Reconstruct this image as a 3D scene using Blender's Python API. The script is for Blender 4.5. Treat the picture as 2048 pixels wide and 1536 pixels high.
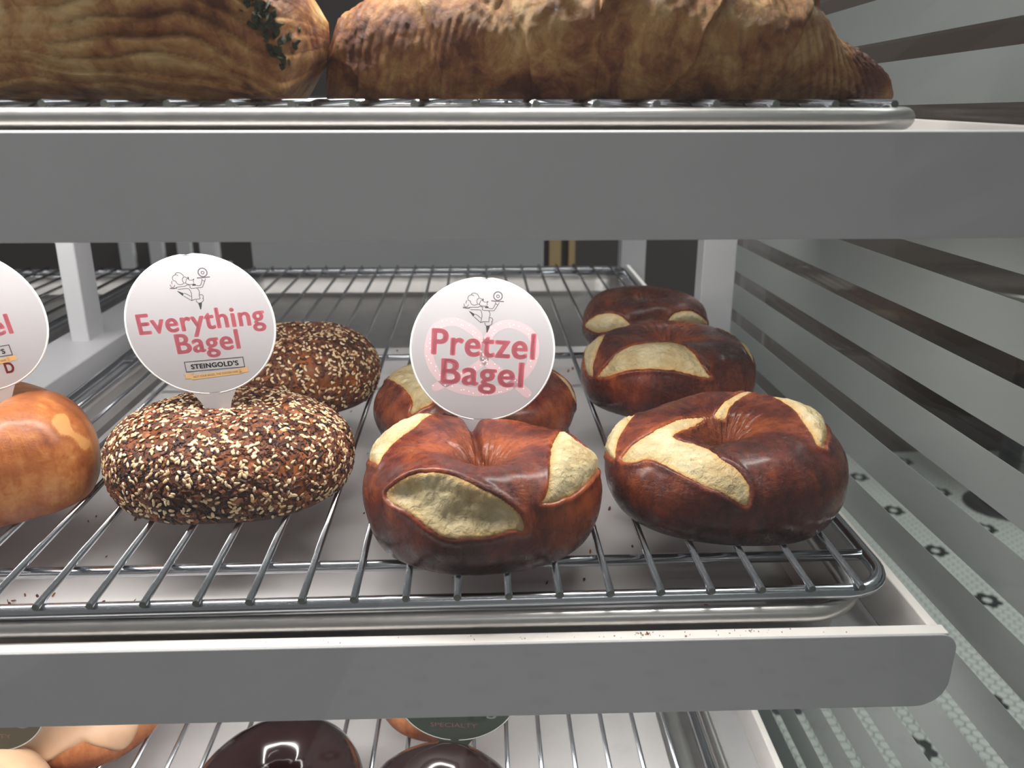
import bpy, math, random
import numpy as np
from mathutils import Vector, Matrix, Euler

PI = math.pi
sc = bpy.context.scene
COL = sc.collection
for o in list(bpy.data.objects):
    bpy.data.objects.remove(o, do_unlink=True)

# ------------------------------------------------------------------ camera
F, W_, H_ = 1650.0, 2048, 1536
PITCH = math.atan(535 / F)
YAW = math.radians(1.95)
cam_d = bpy.data.cameras.new('camera')
cam = bpy.data.objects.new('camera', cam_d)
COL.objects.link(cam)
cam_d.sensor_width = 36.0
cam_d.lens = 36.0 * F / W_
cam_d.clip_start = 0.01
cam_d.clip_end = 60
cam.rotation_euler = Euler((PI / 2 - PITCH, 0, -YAW), 'XYZ')
cam_d.dof.use_dof = True
cam_d.dof.focus_distance = 0.43
cam_d.dof.aperture_fstop = 13.0
sc.camera = cam
sc.view_settings.view_transform = 'Standard'
sc.view_settings.look = 'None'
sc.view_settings.gamma = 1
sc.view_settings.exposure = 0.0
sc.view_settings.use_curve_mapping = False
sc.cycles.transparent_max_bounces = 16

# ------------------------------------------------------------------ world and lights
wd = bpy.data.worlds.new('world')
sc.world = wd
wd.use_nodes = True
wd.node_tree.nodes['Background'].inputs[0].default_value = (1.0, 0.985, 0.99, 1)
wd.node_tree.nodes['Background'].inputs[1].default_value = 0.215

TILT = math.radians(1.42)       # the shelves slope down towards the customer
YF = 0.30                       # distance of the shelf fascias
ZL = {0: 0.2035, 1: -0.005, 2: -0.2138, 3: -0.4226}   # height of each shelf's front lip


def area(name, loc, rot, sx, sy, power, color=(1, 1, 1)):
    l = bpy.data.lights.new(name, 'AREA')
    l.shape = 'RECTANGLE'
    l.size, l.size_y, l.energy, l.color = sx, sy, power, color
    o = bpy.data.objects.new(name, l)
    COL.objects.link(o)
    o.location = loc
    o.rotation_euler = rot
    return o


# LED strip tucked under the front of each shelf, aimed down and back
for lv, pw in ((1, 4.3), (2, 2.3), (3, 2.8)):
    area('strip_light', (-0.47 if lv == 1 else -0.39, YF + 0.070, ZL[lv - 1] - 0.029), Euler((math.radians(4), 0, 0)), 1.12, 0.014, pw, (1.0, 0.965, 0.93))
# added weaker fill strip farther back, brightens the posts and rear of the case
area('strip_light', (-0.36, YF + 0.330, ZL[1] - 0.022), Euler((math.radians(50), 0, 0)), 1.16, 0.012, 1.5, (1.0, 0.975, 0.95))
# unseen shop lamps, added for ambient light on fascias, frosted stripes and floor
area('shop_fill_light', (0.6, -1.6, 1.5), Euler((math.radians(-35), 0, 0)), 1.2, 0.5, 24, (1.0, 0.985, 0.97))
area('shop_fill_light', (1.3, 1.5, 1.6), Euler((0, 0, 0)), 1.2, 1.2, 52, (0.98, 1.0, 0.98))


# ------------------------------------------------------------------ helpers
def link_mesh(name, me, parent=None, loc=None, rot=None):
    o = bpy.data.objects.new(name, me)
    COL.objects.link(o)
    if parent is not None:
        o.parent = parent
    if loc is not None:
        o.location = loc
    if rot is not None:
        o.rotation_euler = rot
    return o


def tag(o, label=None, cat=None, group=None, kind=None):
    if label: o['label'] = label
    if cat: o['category'] = cat
    if group: o['group'] = group
    if kind: o['kind'] = kind
    return o


def empty(name, loc=(0, 0, 0), rot=(0, 0, 0)):
    o = bpy.data.objects.new(name, None)
    COL.objects.link(o)
    o.empty_display_size = 0.01
    o.location = loc
    o.rotation_euler = rot
    return o


class MB:
    """collects verts and faces; build() makes ONE mesh object"""

    def __init__(s):
        s.v, s.f = [], []

    def add(s, vs, fs):
        b = len(s.v)
        s.v += [tuple(p) for p in vs]
        s.f += [tuple(i + b for i in q) for q in fs]
        return s

    def box(s, x0, x1, y0, y1, z0, z1):
        return s.add([(x0, y0, z0), (x1, y0, z0), (x1, y1, z0), (x0, y1, z0), (x0, y0, z1), (x1, y0, z1), (x1, y1, z1), (x0, y1, z1)],
                     [(0, 3, 2, 1), (4, 5, 6, 7), (0, 1, 5, 4), (1, 2, 6, 5), (2, 3, 7, 6), (3, 0, 4, 7)])

    def tube(s, pts, r, n=10, closed=False):
        P = [Vector(p) for p in pts]
        m = len(P)
        rings, ref = [], None
        for i, p in enumerate(P):
            a = P[(i - 1) % m] if (closed or i > 0) else p
            b = P[(i + 1) % m] if (closed or i < m - 1) else p
            t = (b - a).normalized()
            if ref is None:
                ref = Vector((0, 0, 1)) if abs(t.z) < .9 else Vector((1, 0, 0))
            u = (ref - t * ref.dot(t)).normalized()
            w = t.cross(u)
            rr = r[i] if isinstance(r, (list, tuple)) else r
            rings.append([p + (u * math.cos(k * 2 * PI / n) + w * math.sin(k * 2 * PI / n)) * rr for k in range(n)])
        vs = [q for ring in rings for q in ring]
        fs = []
        for i in range(m if closed else m - 1):
            a, b = i * n, ((i + 1) % m) * n
            for k in range(n):
                k2 = (k + 1) % n
                fs.append((a + k, b + k, b + k2, a + k2))
        if not closed:
            fs.append(tuple(range(n)))
            fs.append(tuple(reversed(range((m - 1) * n, m * n))))
        return s.add(vs, fs)

    def prism(s, pts, y0, y1):
        """polygon in the x-z plane extruded along y"""
        n = len(pts)
        s.add([(x, y0, z) for x, z in pts] + [(x, y1, z) for x, z in pts],
              [tuple(range(n)), tuple(reversed(range(n, 2 * n)))] + [(i, i + n, (i + 1) % n + n, (i + 1) % n) for i in range(n)])
        return s

    def zprism(s, pts, z0, z1):
        n = len(pts)
        s.add([(x, y, z0) for x, y in pts] + [(x, y, z1) for x, y in pts],
              [tuple(reversed(range(n))), tuple(range(n, 2 * n))] + [(i, (i + 1) % n, (i + 1) % n + n, i + n) for i in range(n)])
        return s

    def build(s, name, mat, parent=None, loc=None, rot=None, smooth=False, bevel=0, seg=2):
        me = bpy.data.meshes.new(name)
        me.from_pydata(s.v, [], s.f)
        me.materials.append(mat)
        o = link_mesh(name, me, parent, loc, rot)
        if smooth:
            me.polygons.foreach_set('use_smooth', [True] * len(me.polygons))
        if bevel:
            b = o.modifiers.new('bevel', 'BEVEL')
            b.width, b.segments, b.limit_method = bevel, seg, 'ANGLE'
            me.polygons.foreach_set('use_smooth', [True] * len(me.polygons))
            wn = o.modifiers.new('wn', 'WEIGHTED_NORMAL')
            wn.keep_sharp = True
        return o


def npmesh(name, V, Fq, mat, parent=None, smooth=True, loc=None, rot=None, attrs=None, vec=None):
    me = bpy.data.meshes.new(name)
    V = np.asarray(V, dtype=np.float32)
    Fq = np.asarray(Fq, dtype=np.int32)
    k = Fq.shape[1]
    me.vertices.add(len(V)); me.vertices.foreach_set('co', V.ravel())
    me.loops.add(Fq.size); me.loops.foreach_set('vertex_index', Fq.ravel())
    me.polygons.add(len(Fq))
    me.polygons.foreach_set('loop_start', np.arange(0, Fq.size, k, dtype=np.int32))
    me.polygons.foreach_set('use_smooth', np.full(len(Fq), smooth))
    me.update(calc_edges=True)
    me.validate()
    for an, av in (attrs or {}).items():
        a = me.attributes.new(an, 'FLOAT', 'POINT')
        a.data.foreach_set('value', np.asarray(av, dtype=np.float32))
    if vec is not None:
        a = me.attributes.new('flow', 'FLOAT_VECTOR', 'POINT')
        a.data.foreach_set('vector', np.asarray(vec, dtype=np.float32).ravel())
    me.materials.append(mat)
    return link_mesh(name, me, parent, loc, rot)


def lin(c):
    return tuple(((x / 255) / 12.92 if x / 255 <= .04045 else ((x / 255 + .055) / 1.055) ** 2.4) for x in c) + (1,)


class Mat:
    def __init__(s, name):
        s.m = bpy.data.materials.new(name)
        s.m.use_nodes = True
        s.nt = s.m.node_tree
        s.b = s.nt.nodes['Principled BSDF']
        s.out = s.nt.nodes['Material Output']

    def n(s, t, **kw):
        nd = s.nt.nodes.new(t)
        for k, v in kw.items():
            if k.startswith('i_'):
                nd.inputs[k[2:].replace('_', ' ')].default_value = v
            else:
                setattr(nd, k, v)
        return nd

    def l(s, a, b):
        s.nt.links.new(a, b)

    def coord(s):
        if not hasattr(s, 'tc'):
            s.tc = s.n('ShaderNodeTexCoord')
        return s.tc.outputs['Object']

    def noise(s, scale, detail=4, rough=.55, dist=0, vec=None):
        nd = s.n('ShaderNodeTexNoise')
        nd.inputs['Scale'].default_value = scale
        nd.inputs['Detail'].default_value = detail
        nd.inputs['Roughness'].default_value = rough
        nd.inputs['Distortion'].default_value = dist
        s.l(vec or s.coord(), nd.inputs['Vector'])
        return nd.outputs['Fac']

    def ramp(s, fac, stops, interp='LINEAR'):
        r = s.n('ShaderNodeValToRGB')
        cr = r.color_ramp
        cr.interpolation = interp
        while len(cr.elements) < len(stops):
            cr.elements.new(.5)
        for e, (p, c) in zip(cr.elements, stops):
            e.position = p
            e.color = c if len(c) == 4 else tuple(c) + (1,)
        s.l(fac, r.inputs[0])
        return r.outputs[0]

    def mix(s, fac, a, b, mode='MIX'):
        m = s.n('ShaderNodeMix', data_type='RGBA', blend_type=mode)
        if isinstance(fac, (int, float)): m.inputs[0].default_value = fac
        else: s.l(fac, m.inputs[0])
        for i, q in ((6, a), (7, b)):
            if isinstance(q, tuple): m.inputs[i].default_value = q
            else: s.l(q, m.inputs[i])
        return m.outputs[2]

    def math(s, op, a, b=0.0):
        m = s.n('ShaderNodeMath', operation=op)
        for i, q in ((0, a), (1, b)):
            if isinstance(q, (int, float)): m.inputs[i].default_value = q
            else: s.l(q, m.inputs[i])
        return m.outputs[0]

    def bump(s, h, strength=.3, dist=.001, prev=None):
        b = s.n('ShaderNodeBump')
        b.inputs['Strength'].default_value = strength
        b.inputs['Distance'].default_value = dist
        s.l(h, b.inputs['Height'])
        if prev is not None: s.l(prev, b.inputs['Normal'])
        return b.outputs[0]

    def attr(s, name):
        a = s.n('ShaderNodeAttribute')
        a.attribute_name = name
        return a.outputs['Fac']

    def set(s, **kw):
        for k, v in kw.items():
            k = {'rough': 'Roughness', 'metal': 'Metallic', 'color': 'Base Color', 'coat': 'Coat Weight', 'coatr': 'Coat Roughness',
                 'normal': 'Normal', 'sss': 'Subsurface Weight', 'spec': 'Specular IOR Level', 'aniso': 'Anisotropic', 'trans': 'Transmission Weight', 'alpha': 'Alpha'}[k]
            if isinstance(v, (int, float, tuple)): s.b.inputs[k].default_value = v
            else: s.l(v, s.b.inputs[k])
        return s


def flat(name, c, rough=.5, **kw):
    return Mat(name).set(color=lin(c), rough=rough, **kw).m


# ------------------------------------------------------------------ materials
M = {}
m = Mat('white_enamel'); n_ = m.noise(300, 3)
m.set(color=m.mix(m.noise(25, 4), lin((200, 200, 203)), lin((208, 208, 211))), rough=.42, normal=m.bump(n_, .05, .0003)); M['enamel'] = m.m
m = Mat('lit_lip_enamel')  # lighter copy of the shelf enamel, light on the lips put into the colour
m.set(color=m.mix(m.noise(30, 4), lin((240, 234, 229)), lin((246, 242, 238))), rough=.4); M['lip'] = m.m
m = Mat('chrome_wire'); n_ = m.noise(150, 3)
m.set(color=lin((190, 194, 200)), metal=1.0, rough=m.ramp(n_, [(0, (.12,) * 3), (1, (.24,) * 3)]), normal=m.bump(m.noise(600, 2), .04, .0002)); M['chrome'] = m.m
m = Mat('wire_cut_end')
m.set(color=lin((120, 125, 120)), metal=1.0, rough=.55); M['cut'] = m.m
m = Mat('aluminium_pan'); n_ = m.noise(90, 5, .6)
m.set(color=m.mix(m.noise(60, 5), lin((196, 194, 192)), lin((222, 219, 216))), metal=1.0, rough=m.ramp(n_, [(.2, (.28,) * 3), (.8, (.42,) * 3)]), normal=m.bump(m.noise(500, 3), .12, .0003)); M['alu'] = m.m
m = Mat('pan_liner_paper')
m.set(color=m.mix(m.ramp(m.noise(8, 4), [(.35, (0, 0, 0)), (.7, (1, 1, 1))]), lin((214, 211, 211)), lin((228, 225, 225))), rough=.45, normal=m.bump(m.noise(60, 4), .12, .0008)); M['paper'] = m.m


def glass_mat(name, tint, rough_refl=0.0, base=.04):
    m = Mat(name)
    lw = m.n('ShaderNodeLayerWeight'); lw.inputs['Blend'].default_value = .5
    p = m.math('POWER', lw.outputs['Facing'], 5.0)
    f = m.math('ADD', m.math('MULTIPLY', p, .9), base)
    tr = m.n('ShaderNodeBsdfTransparent'); tr.inputs[0].default_value = tint
    gl = m.n('ShaderNodeBsdfGlossy'); gl.inputs['Roughness'].default_value = rough_refl
    mx = m.n('ShaderNodeMixShader')
    m.l(f, mx.inputs[0]); m.l(tr.outputs[0], mx.inputs[1]); m.l(gl.outputs[0], mx.inputs[2])
    m.l(mx.outputs[0], m.out.inputs[0])
    return m.m


M['glass'] = glass_mat('clear_glass', (.985, .99, .985, 1), 0.0, .035)
M['glass_side'] = glass_mat('side_glass', (.955, .97, .96, 1), 0.0, .03)
m = Mat('frosted_film')
df = m.n('ShaderNodeBsdfDiffuse'); df.inputs[0].default_value = (.44, .462, .454, 1)
tl = m.n('ShaderNodeBsdfTranslucent'); tl.inputs[0].default_value = (.44, .462, .454, 1)
tr = m.n('ShaderNodeBsdfTransparent'); tr.inputs[0].default_value = (.8, .84, .83, 1)
a1 = m.n('ShaderNodeMixShader'); a1.inputs[0].default_value = .5
m.l(df.outputs[0], a1.inputs[1]); m.l(tl.outputs[0], a1.inputs[2])
a2 = m.n('ShaderNodeMixShader'); a2.inputs[0].default_value = .12
m.l(a1.outputs[0], a2.inputs[1]); m.l(tr.outputs[0], a2.inputs[2])
m.l(a2.outputs[0], m.out.inputs[0]); M['film'] = m.m
M['dark_wall'] = flat('dark_wall', (66, 60, 58), .7)
M['brown_wall'] = flat('brown_wall', (74, 62, 57), .6)
M['grout'] = flat('grey_grout', (84, 88, 88), .8)
m = Mat('white_hex_tile')
m.set(color=m.mix(m.noise(2.5, 3), lin((196, 200, 196)), lin((222, 226, 222))), rough=.35); M['tile_w'] = m.m
m = Mat('black_hex_tile'); m.set(color=lin((46, 50, 50)), rough=.35); M['tile_b'] = m.m
M['steel'] = Mat('brushed_steel').set(color=lin((190, 188, 182)), metal=1.0, rough=.3).m
M['black_metal'] = flat('black_metal', (26, 28, 30), .45)
M['gold'] = flat('gold_trim', (176, 150, 104), .5)
M['door_panel'] = flat('grey_panel', (176, 180, 180), .6)


def crust_mat(name, dark, mid, light, rough=(.2, .36), wr=.8, dots=None, rad=True, coat=.3):
    m = Mat(name)
    c = m.coord()
    big = m.noise(30, 5, .6, .4)
    fine = m.noise(170, 5, .6, 1.2)
    mixf = m.math('ADD', m.math('MULTIPLY', big, .75), m.math('MULTIPLY', fine, .25))
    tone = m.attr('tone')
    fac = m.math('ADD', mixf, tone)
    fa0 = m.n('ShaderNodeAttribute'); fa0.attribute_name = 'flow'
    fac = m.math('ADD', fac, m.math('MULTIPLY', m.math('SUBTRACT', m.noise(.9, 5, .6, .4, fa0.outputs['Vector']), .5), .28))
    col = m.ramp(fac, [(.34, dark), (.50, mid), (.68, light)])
    # flecks of salt and flour
    vor = m.n('ShaderNodeTexVoronoi'); vor.inputs['Scale'].default_value = 210
    m.l(c, vor.inputs['Vector'])
    sp = m.ramp(vor.outputs['Distance'], [(.05, (1, 1, 1)), (.11, (0, 0, 0))])
    gate = m.ramp(m.noise(60, 2), [(.60, (0, 0, 0)), (.66, (1, 1, 1))])
    spk = m.math('MULTIPLY', sp, gate)
    col = m.mix(m.math('MULTIPLY', spk, .55 if not dots else .75), col, dots or lin((206, 160, 110)))
    mp = m.n('ShaderNodeMapping'); m.l(c, mp.inputs['Vector'])
    mp.inputs['Scale'].default_value = (1, 2.0, 2.0)
    wrn = m.noise(120, 7, .66, 3.2, mp.outputs[0])
    wamt = m.attr('wrinkle')
    hh = m.math('MULTIPLY', wrn, m.math('ADD', m.math('MULTIPLY', wamt, 1.0), .03))
    fa = m.n('ShaderNodeAttribute'); fa.attribute_name = 'flow'
    flow = m.noise(1.3, 6, .62, .5, fa.outputs['Vector'])
    nb = m.bump(m.math('MULTIPLY', flow, wamt), wr, .0040)
    nb = m.bump(hh, wr, .0036, nb)
    nb = m.bump(m.noise(700, 3), .10, .0003, nb)
    m.set(color=col, rough=m.ramp(fine, [(.2, (rough[0],) * 3), (.8, (rough[1],) * 3)]), normal=nb, coat=coat, coatr=.22, spec=.32)
    return m.m


M['pretzel'] = crust_mat('pretzel_crust', lin((52, 21, 17)), lin((100, 42, 29)), lin((162, 82, 44)))
M['pretzel_dark'] = crust_mat('dark_pretzel_crust', lin((46, 20, 16)), lin((86, 36, 24)), lin((136, 66, 34)))
M['plain'] = crust_mat('plain_bagel_crust', lin((124, 64, 34)), lin((170, 100, 54)), lin((204, 148, 90)), (.25, .4), .35, lin((228, 184, 128)))
M['seeded'] = crust_mat('seeded_bagel_crust', lin((60, 32, 22)), lin((116, 64, 34)), lin((170, 98, 48)), (.4, .6), .4, coat=.05)
M['brown'] = crust_mat('brown_cake', lin((120, 66, 40)), lin((160, 98, 62)), lin((190, 128, 86)), (.5, .7), .6, coat=0)
M['dark_rye'] = crust_mat('dark_rye_crust', lin((44, 34, 36)), lin((66, 52, 54)), lin((92, 74, 70)), (.4, .6), .4, coat=0)  # dark crust colour of the bagel on the neighbouring rack
m = Mat('crumb')
nz = m.noise(55, 5, .6, .3); nf = m.noise(260, 4, .65, .6)
col = m.ramp(nz, [(.3, lin((186, 162, 118))), (.5, lin((206, 189, 149))), (.75, lin((217, 205, 173)))])
edge = m.attr('edge')
col = m.mix(edge, col, lin((214, 168, 104)))
vo = m.n('ShaderNodeTexVoronoi'); vo.inputs['Scale'].default_value = 330
m.l(m.coord(), vo.inputs['Vector'])
nb = m.bump(vo.outputs['Distance'], .5, .0016)
nb = m.bump(m.noise(130, 6, .7, 1.2), .8, .0030, nb)
nb = m.bump(nf, .6, .0014, nb)
m.set(color=col, rough=.85, normal=nb, sss=.0, spec=.15); M['crumb'] = m.m


def island_mat(name, cols, rough=.45, spec=.4):
    m = Mat(name)
    g = m.n('ShaderNodeNewGeometry')
    oi = m.n('ShaderNodeObjectInfo')
    r = m.math('FRACT', m.math('ADD', g.outputs['Random Per Island'], oi.outputs['Random']))
    st = [(i / max(1, len(cols) - 1), lin(c)) for i, c in enumerate(cols)]
    m.set(color=m.ramp(r, st), rough=rough, spec=spec)
    return m.m


M['sesame'] = island_mat('sesame_seed', [(232, 208, 168), (222, 190, 140), (240, 222, 190), (206, 164, 112), (236, 214, 176)], .38)
M['poppy'] = island_mat('poppy_seed', [(34, 34, 42), (52, 52, 62), (24, 24, 30)], .5)
M['flake'] = island_mat('onion_flake', [(70, 38, 26), (104, 58, 38), (128, 74, 46), (54, 32, 26), (88, 52, 40), (160, 100, 62), (118, 74, 56), (40, 26, 24)], .6)
m = Mat('chocolate_glaze'); m.set(color=lin((30, 13, 15)), rough=.2, coat=1.0, coatr=.10, normal=m.bump(m.noise(40, 2), .08, .001)); M['choc'] = m.m
m = Mat('beige_icing'); m.set(color=m.mix(m.noise(90, 4), lin((176, 138, 110)), lin((198, 162, 132))), rough=.5, normal=m.bump(m.noise(150, 4), .12, .0006)); M['beige'] = m.m

# translucent white plastic of the name discs
def plastic(name, c, tl_w=.28):
    m = Mat(name)
    d = m.n('ShaderNodeBsdfDiffuse'); d.inputs[0].default_value = lin(c)
    t = m.n('ShaderNodeBsdfTranslucent'); t.inputs[0].default_value = lin(c)
    mx = m.n('ShaderNodeMixShader'); mx.inputs[0].default_value = tl_w
    m.l(d.outputs[0], mx.inputs[1]); m.l(t.outputs[0], mx.inputs[2])
    g = m.n('ShaderNodeBsdfGlossy'); g.inputs['Roughness'].default_value = .25
    m2 = m.n('ShaderNodeMixShader'); m2.inputs[0].default_value = .04
    m.l(mx.outputs[0], m2.inputs[1]); m.l(g.outputs[0], m2.inputs[2])
    m.l(m2.outputs[0], m.out.inputs[0])
    return m.m


M['plastic'] = plastic('white_plastic', (200, 197, 200), .38)
M['plastic_rim'] = plastic('white_plastic_edge', (246, 246, 246))
M['ink_pink'] = flat('pink_ink', (214, 122, 134), .6)
M['ink_pale'] = flat('pale_pink_ink', (190, 166, 170), .6)
M['ink_dot'] = flat('salt_dot_ink', (236, 222, 224), .6)
M['ink_dark'] = flat('dark_grey_ink', (84, 80, 86), .6)
M['ink_black'] = flat('black_ink', (52, 54, 54), .6)
M['ink_tan'] = flat('tan_ink', (196, 158, 108), .6)
M['ink_red'] = flat('brown_red_ink', (150, 60, 62), .6)
M['green_card'] = flat('dark_green_card', (46, 52, 46), .5)
M['ink_dim'] = flat('dim_rose_ink', (104, 74, 72), .6)
M['ink_grey'] = flat('grey_ink', (150, 152, 146), .6)

m = Mat('croissant_crust')
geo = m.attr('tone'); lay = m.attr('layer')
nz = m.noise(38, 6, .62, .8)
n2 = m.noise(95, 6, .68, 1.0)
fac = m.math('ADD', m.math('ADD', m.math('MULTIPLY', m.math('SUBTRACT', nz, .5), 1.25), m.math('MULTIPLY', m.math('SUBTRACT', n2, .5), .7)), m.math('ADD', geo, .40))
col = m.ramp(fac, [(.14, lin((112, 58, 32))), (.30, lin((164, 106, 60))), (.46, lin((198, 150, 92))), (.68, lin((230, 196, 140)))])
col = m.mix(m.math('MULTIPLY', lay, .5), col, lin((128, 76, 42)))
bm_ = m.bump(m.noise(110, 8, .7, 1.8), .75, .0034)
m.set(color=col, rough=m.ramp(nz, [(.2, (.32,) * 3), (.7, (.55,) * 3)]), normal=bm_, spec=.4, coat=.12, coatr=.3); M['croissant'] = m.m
m = Mat('glazed_crust')
m.set(color=m.ramp(m.noise(60, 4), [(.3, lin((112, 44, 22))), (.7, lin((170, 84, 38)))]), rough=.25, coat=.4, coatr=.2, normal=m.bump(m.noise(150, 5), .2, .001)); M['glazed'] = m.m
M['spinach'] = Mat('spinach').set(color=lin((44, 50, 22)), rough=.6).m
M['raisin'] = flat('dark_bead', (74, 52, 46), .35)


# ------------------------------------------------------------------ numpy noise
def hash3(ix, iy, iz, seed):
    h = (ix * 374761393 + iy * 668265263 + iz * 2147483647 + seed * 974634777) & 0xffffffff
    h = ((h ^ (h >> 13)) * 1274126177) & 0xffffffff
    return ((h ^ (h >> 16)) & 0xffff) / 65535.0


def vnoise(P, scale, seed=0, octaves=1):
    out = 0; amp = 1; tot = 0
    for o in range(octaves):
        Q = P * scale * (2 ** o) + 100.0
        I = np.floor(Q).astype(np.int64); f = Q - I; f = f * f * (3 - 2 * f)
        r = 0
        for dx in (0, 1):
            for dy in (0, 1):
                for dz in (0, 1):
                    w = (f[..., 0] if dx else 1 - f[..., 0]) * (f[..., 1] if dy else 1 - f[..., 1]) * (f[..., 2] if dz else 1 - f[..., 2])
                    r = r + w * hash3(I[..., 0] + dx, I[..., 1] + dy, I[..., 2] + dz, seed + o)
        out = out + amp * r; tot += amp; amp *= .5
    return out / tot * 2 - 1


def smooth(x):
    x = np.clip(x, 0, 1)
    return x * x * (3 - 2 * x)


def grid_normals(P):
    du = np.roll(P, -1, 0) - np.roll(P, 1, 0)
    dv = np.roll(P, -1, 1) - np.roll(P, 1, 1)
    N = np.cross(du, dv)
    return N / (np.linalg.norm(N, axis=2, keepdims=True) + 1e-12)


def grid_faces(nu, nv):
    i = np.arange(nu)[:, None]; j = np.arange(nv)[None, :]
    a = i * nv + j; b = ((i + 1) % nu) * nv + j; c = ((i + 1) % nu) * nv + (j + 1) % nv; d = i * nv + (j + 1) % nv
    return np.stack([a, b, c, d], -1).reshape(-1, 4)


def torus_grid(A, B, Hh, seed, nu=220, nv=120, hole=.04, lump=.06, gap=None, hv=.08, sq=.9, pinch=0.0, skew=(0, 0)):
    """plump ring: A wide (x), B deep (y), Hh high; hole = inner/outer radius"""
    u = np.linspace(0, 2 * PI, nu, endpoint=False)[:, None] + np.zeros((1, nv))
    v = np.linspace(0, 2 * PI, nv, endpoint=False)[None, :] + np.zeros((nu, 1))
    circ = np.stack([np.cos(u), np.sin(u), 0 * u], -1)
    Ro = 1 / np.sqrt((np.cos(u) / (A / 2)) ** 2 + (np.sin(u) / (B / 2)) ** 2)
    Ro = Ro * (1 + lump * vnoise(circ, 1.4, seed))
    Ri = hole * Ro
    Rc, rh = (Ro + Ri) / 2, (Ro - Ri) / 2
    h = Hh / 2 * (1 + hv * vnoise(circ, 1.6, seed + 7) + skew[0] * np.cos(u - skew[1]))
    if gap is not None:                                # a crease where the rope ends meet
        d = (u - gap + PI) % (2 * PI) - PI
        h = h * (1 - pinch * np.exp(-(d / .085) ** 2))
    cv, sv = np.cos(v), np.sin(v)
    cv2 = np.sign(cv) * np.abs(cv) ** sq
    sv2 = np.sign(sv) * np.abs(sv) ** sq
    R = Rc + rh * cv2
    z = h * sv2
    fl = Hh / 2 * .62
    z = np.where(z < -fl, -fl - (1 - np.exp(-(-z - fl) / .004)) * .0022, z)
    P = np.stack([R * np.cos(u), R * np.sin(u), z], -1)
    P[..., 2] -= P[..., 2].min()
    return u, v, P


def poly_sd(P, N, sp):
    """signed distance in metres (positive inside) to an outline lying on the surface around sp['c'] with normal sp['n']"""
    c = np.array(sp['c']) / 1e4; n = np.array(sp['n'], float); n /= np.linalg.norm(n)
    e1 = np.cross((0, 0, 1), n) if abs(n[2]) < .95 else np.array((1., 0, 0))
    e1 -= n * e1.dot(n); e1 /= np.linalg.norm(e1); e2 = np.cross(n, e1)
    poly = np.array(sp['poly'], dtype=float) / 1e4
    D = P - c
    x = D @ e1; y = D @ e2
    px, py = poly[:, 0], poly[:, 1]
    k = len(px); t = np.linspace(0, k, k * 4, endpoint=False)
    def cr(a):                                           # rounder outline through the corners
        i = np.floor(t).astype(int); f = t - i
        p0, p1, p2, p3 = a[(i - 1) % k], a[i % k], a[(i + 1) % k], a[(i + 2) % k]
        return .5 * ((2 * p1) + (-p0 + p2) * f + (2 * p0 - 5 * p1 + 4 * p2 - p3) * f ** 2 + (-p0 + 3 * p1 - 3 * p2 + p3) * f ** 3)
    px, py = cr(px), cr(py)
    d = np.full(x.shape, 1e9); ins = np.zeros(x.shape, bool)
    k = len(px)
    for i in range(k):
        ax, ay, bx, by = px[i], py[i], px[(i + 1) % k], py[(i + 1) % k]
        ex, ey = bx - ax, by - ay
        L = ex * ex + ey * ey + 1e-15
        s_ = np.clip(((x - ax) * ex + (y - ay) * ey) / L, 0, 1)
        d = np.minimum(d, (x - ax - s_ * ex) ** 2 + (y - ay - s_ * ey) ** 2)
        ins ^= ((ay > y) != (by > y)) & (x < ex * (y - ay) / (ey if abs(ey) > 1e-12 else 1e-12) + ax)
    d = np.sqrt(d)
    sd = np.where(ins, d, -d)
    away = np.maximum(.05 - (N @ n), 0) * .05 + np.maximum(-(D @ n) - .022, 0)
    return np.where(away > 0, np.minimum(sd, -away), sd)


def on_shelf(lv, x, y, z):
    """shelf coordinates (y back from the fascia, z up from the lip) to world"""
    return Vector((x, YF + y * math.cos(TILT) - z * math.sin(TILT), ZL[lv] + y * math.sin(TILT) + z * math.cos(TILT)))


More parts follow.
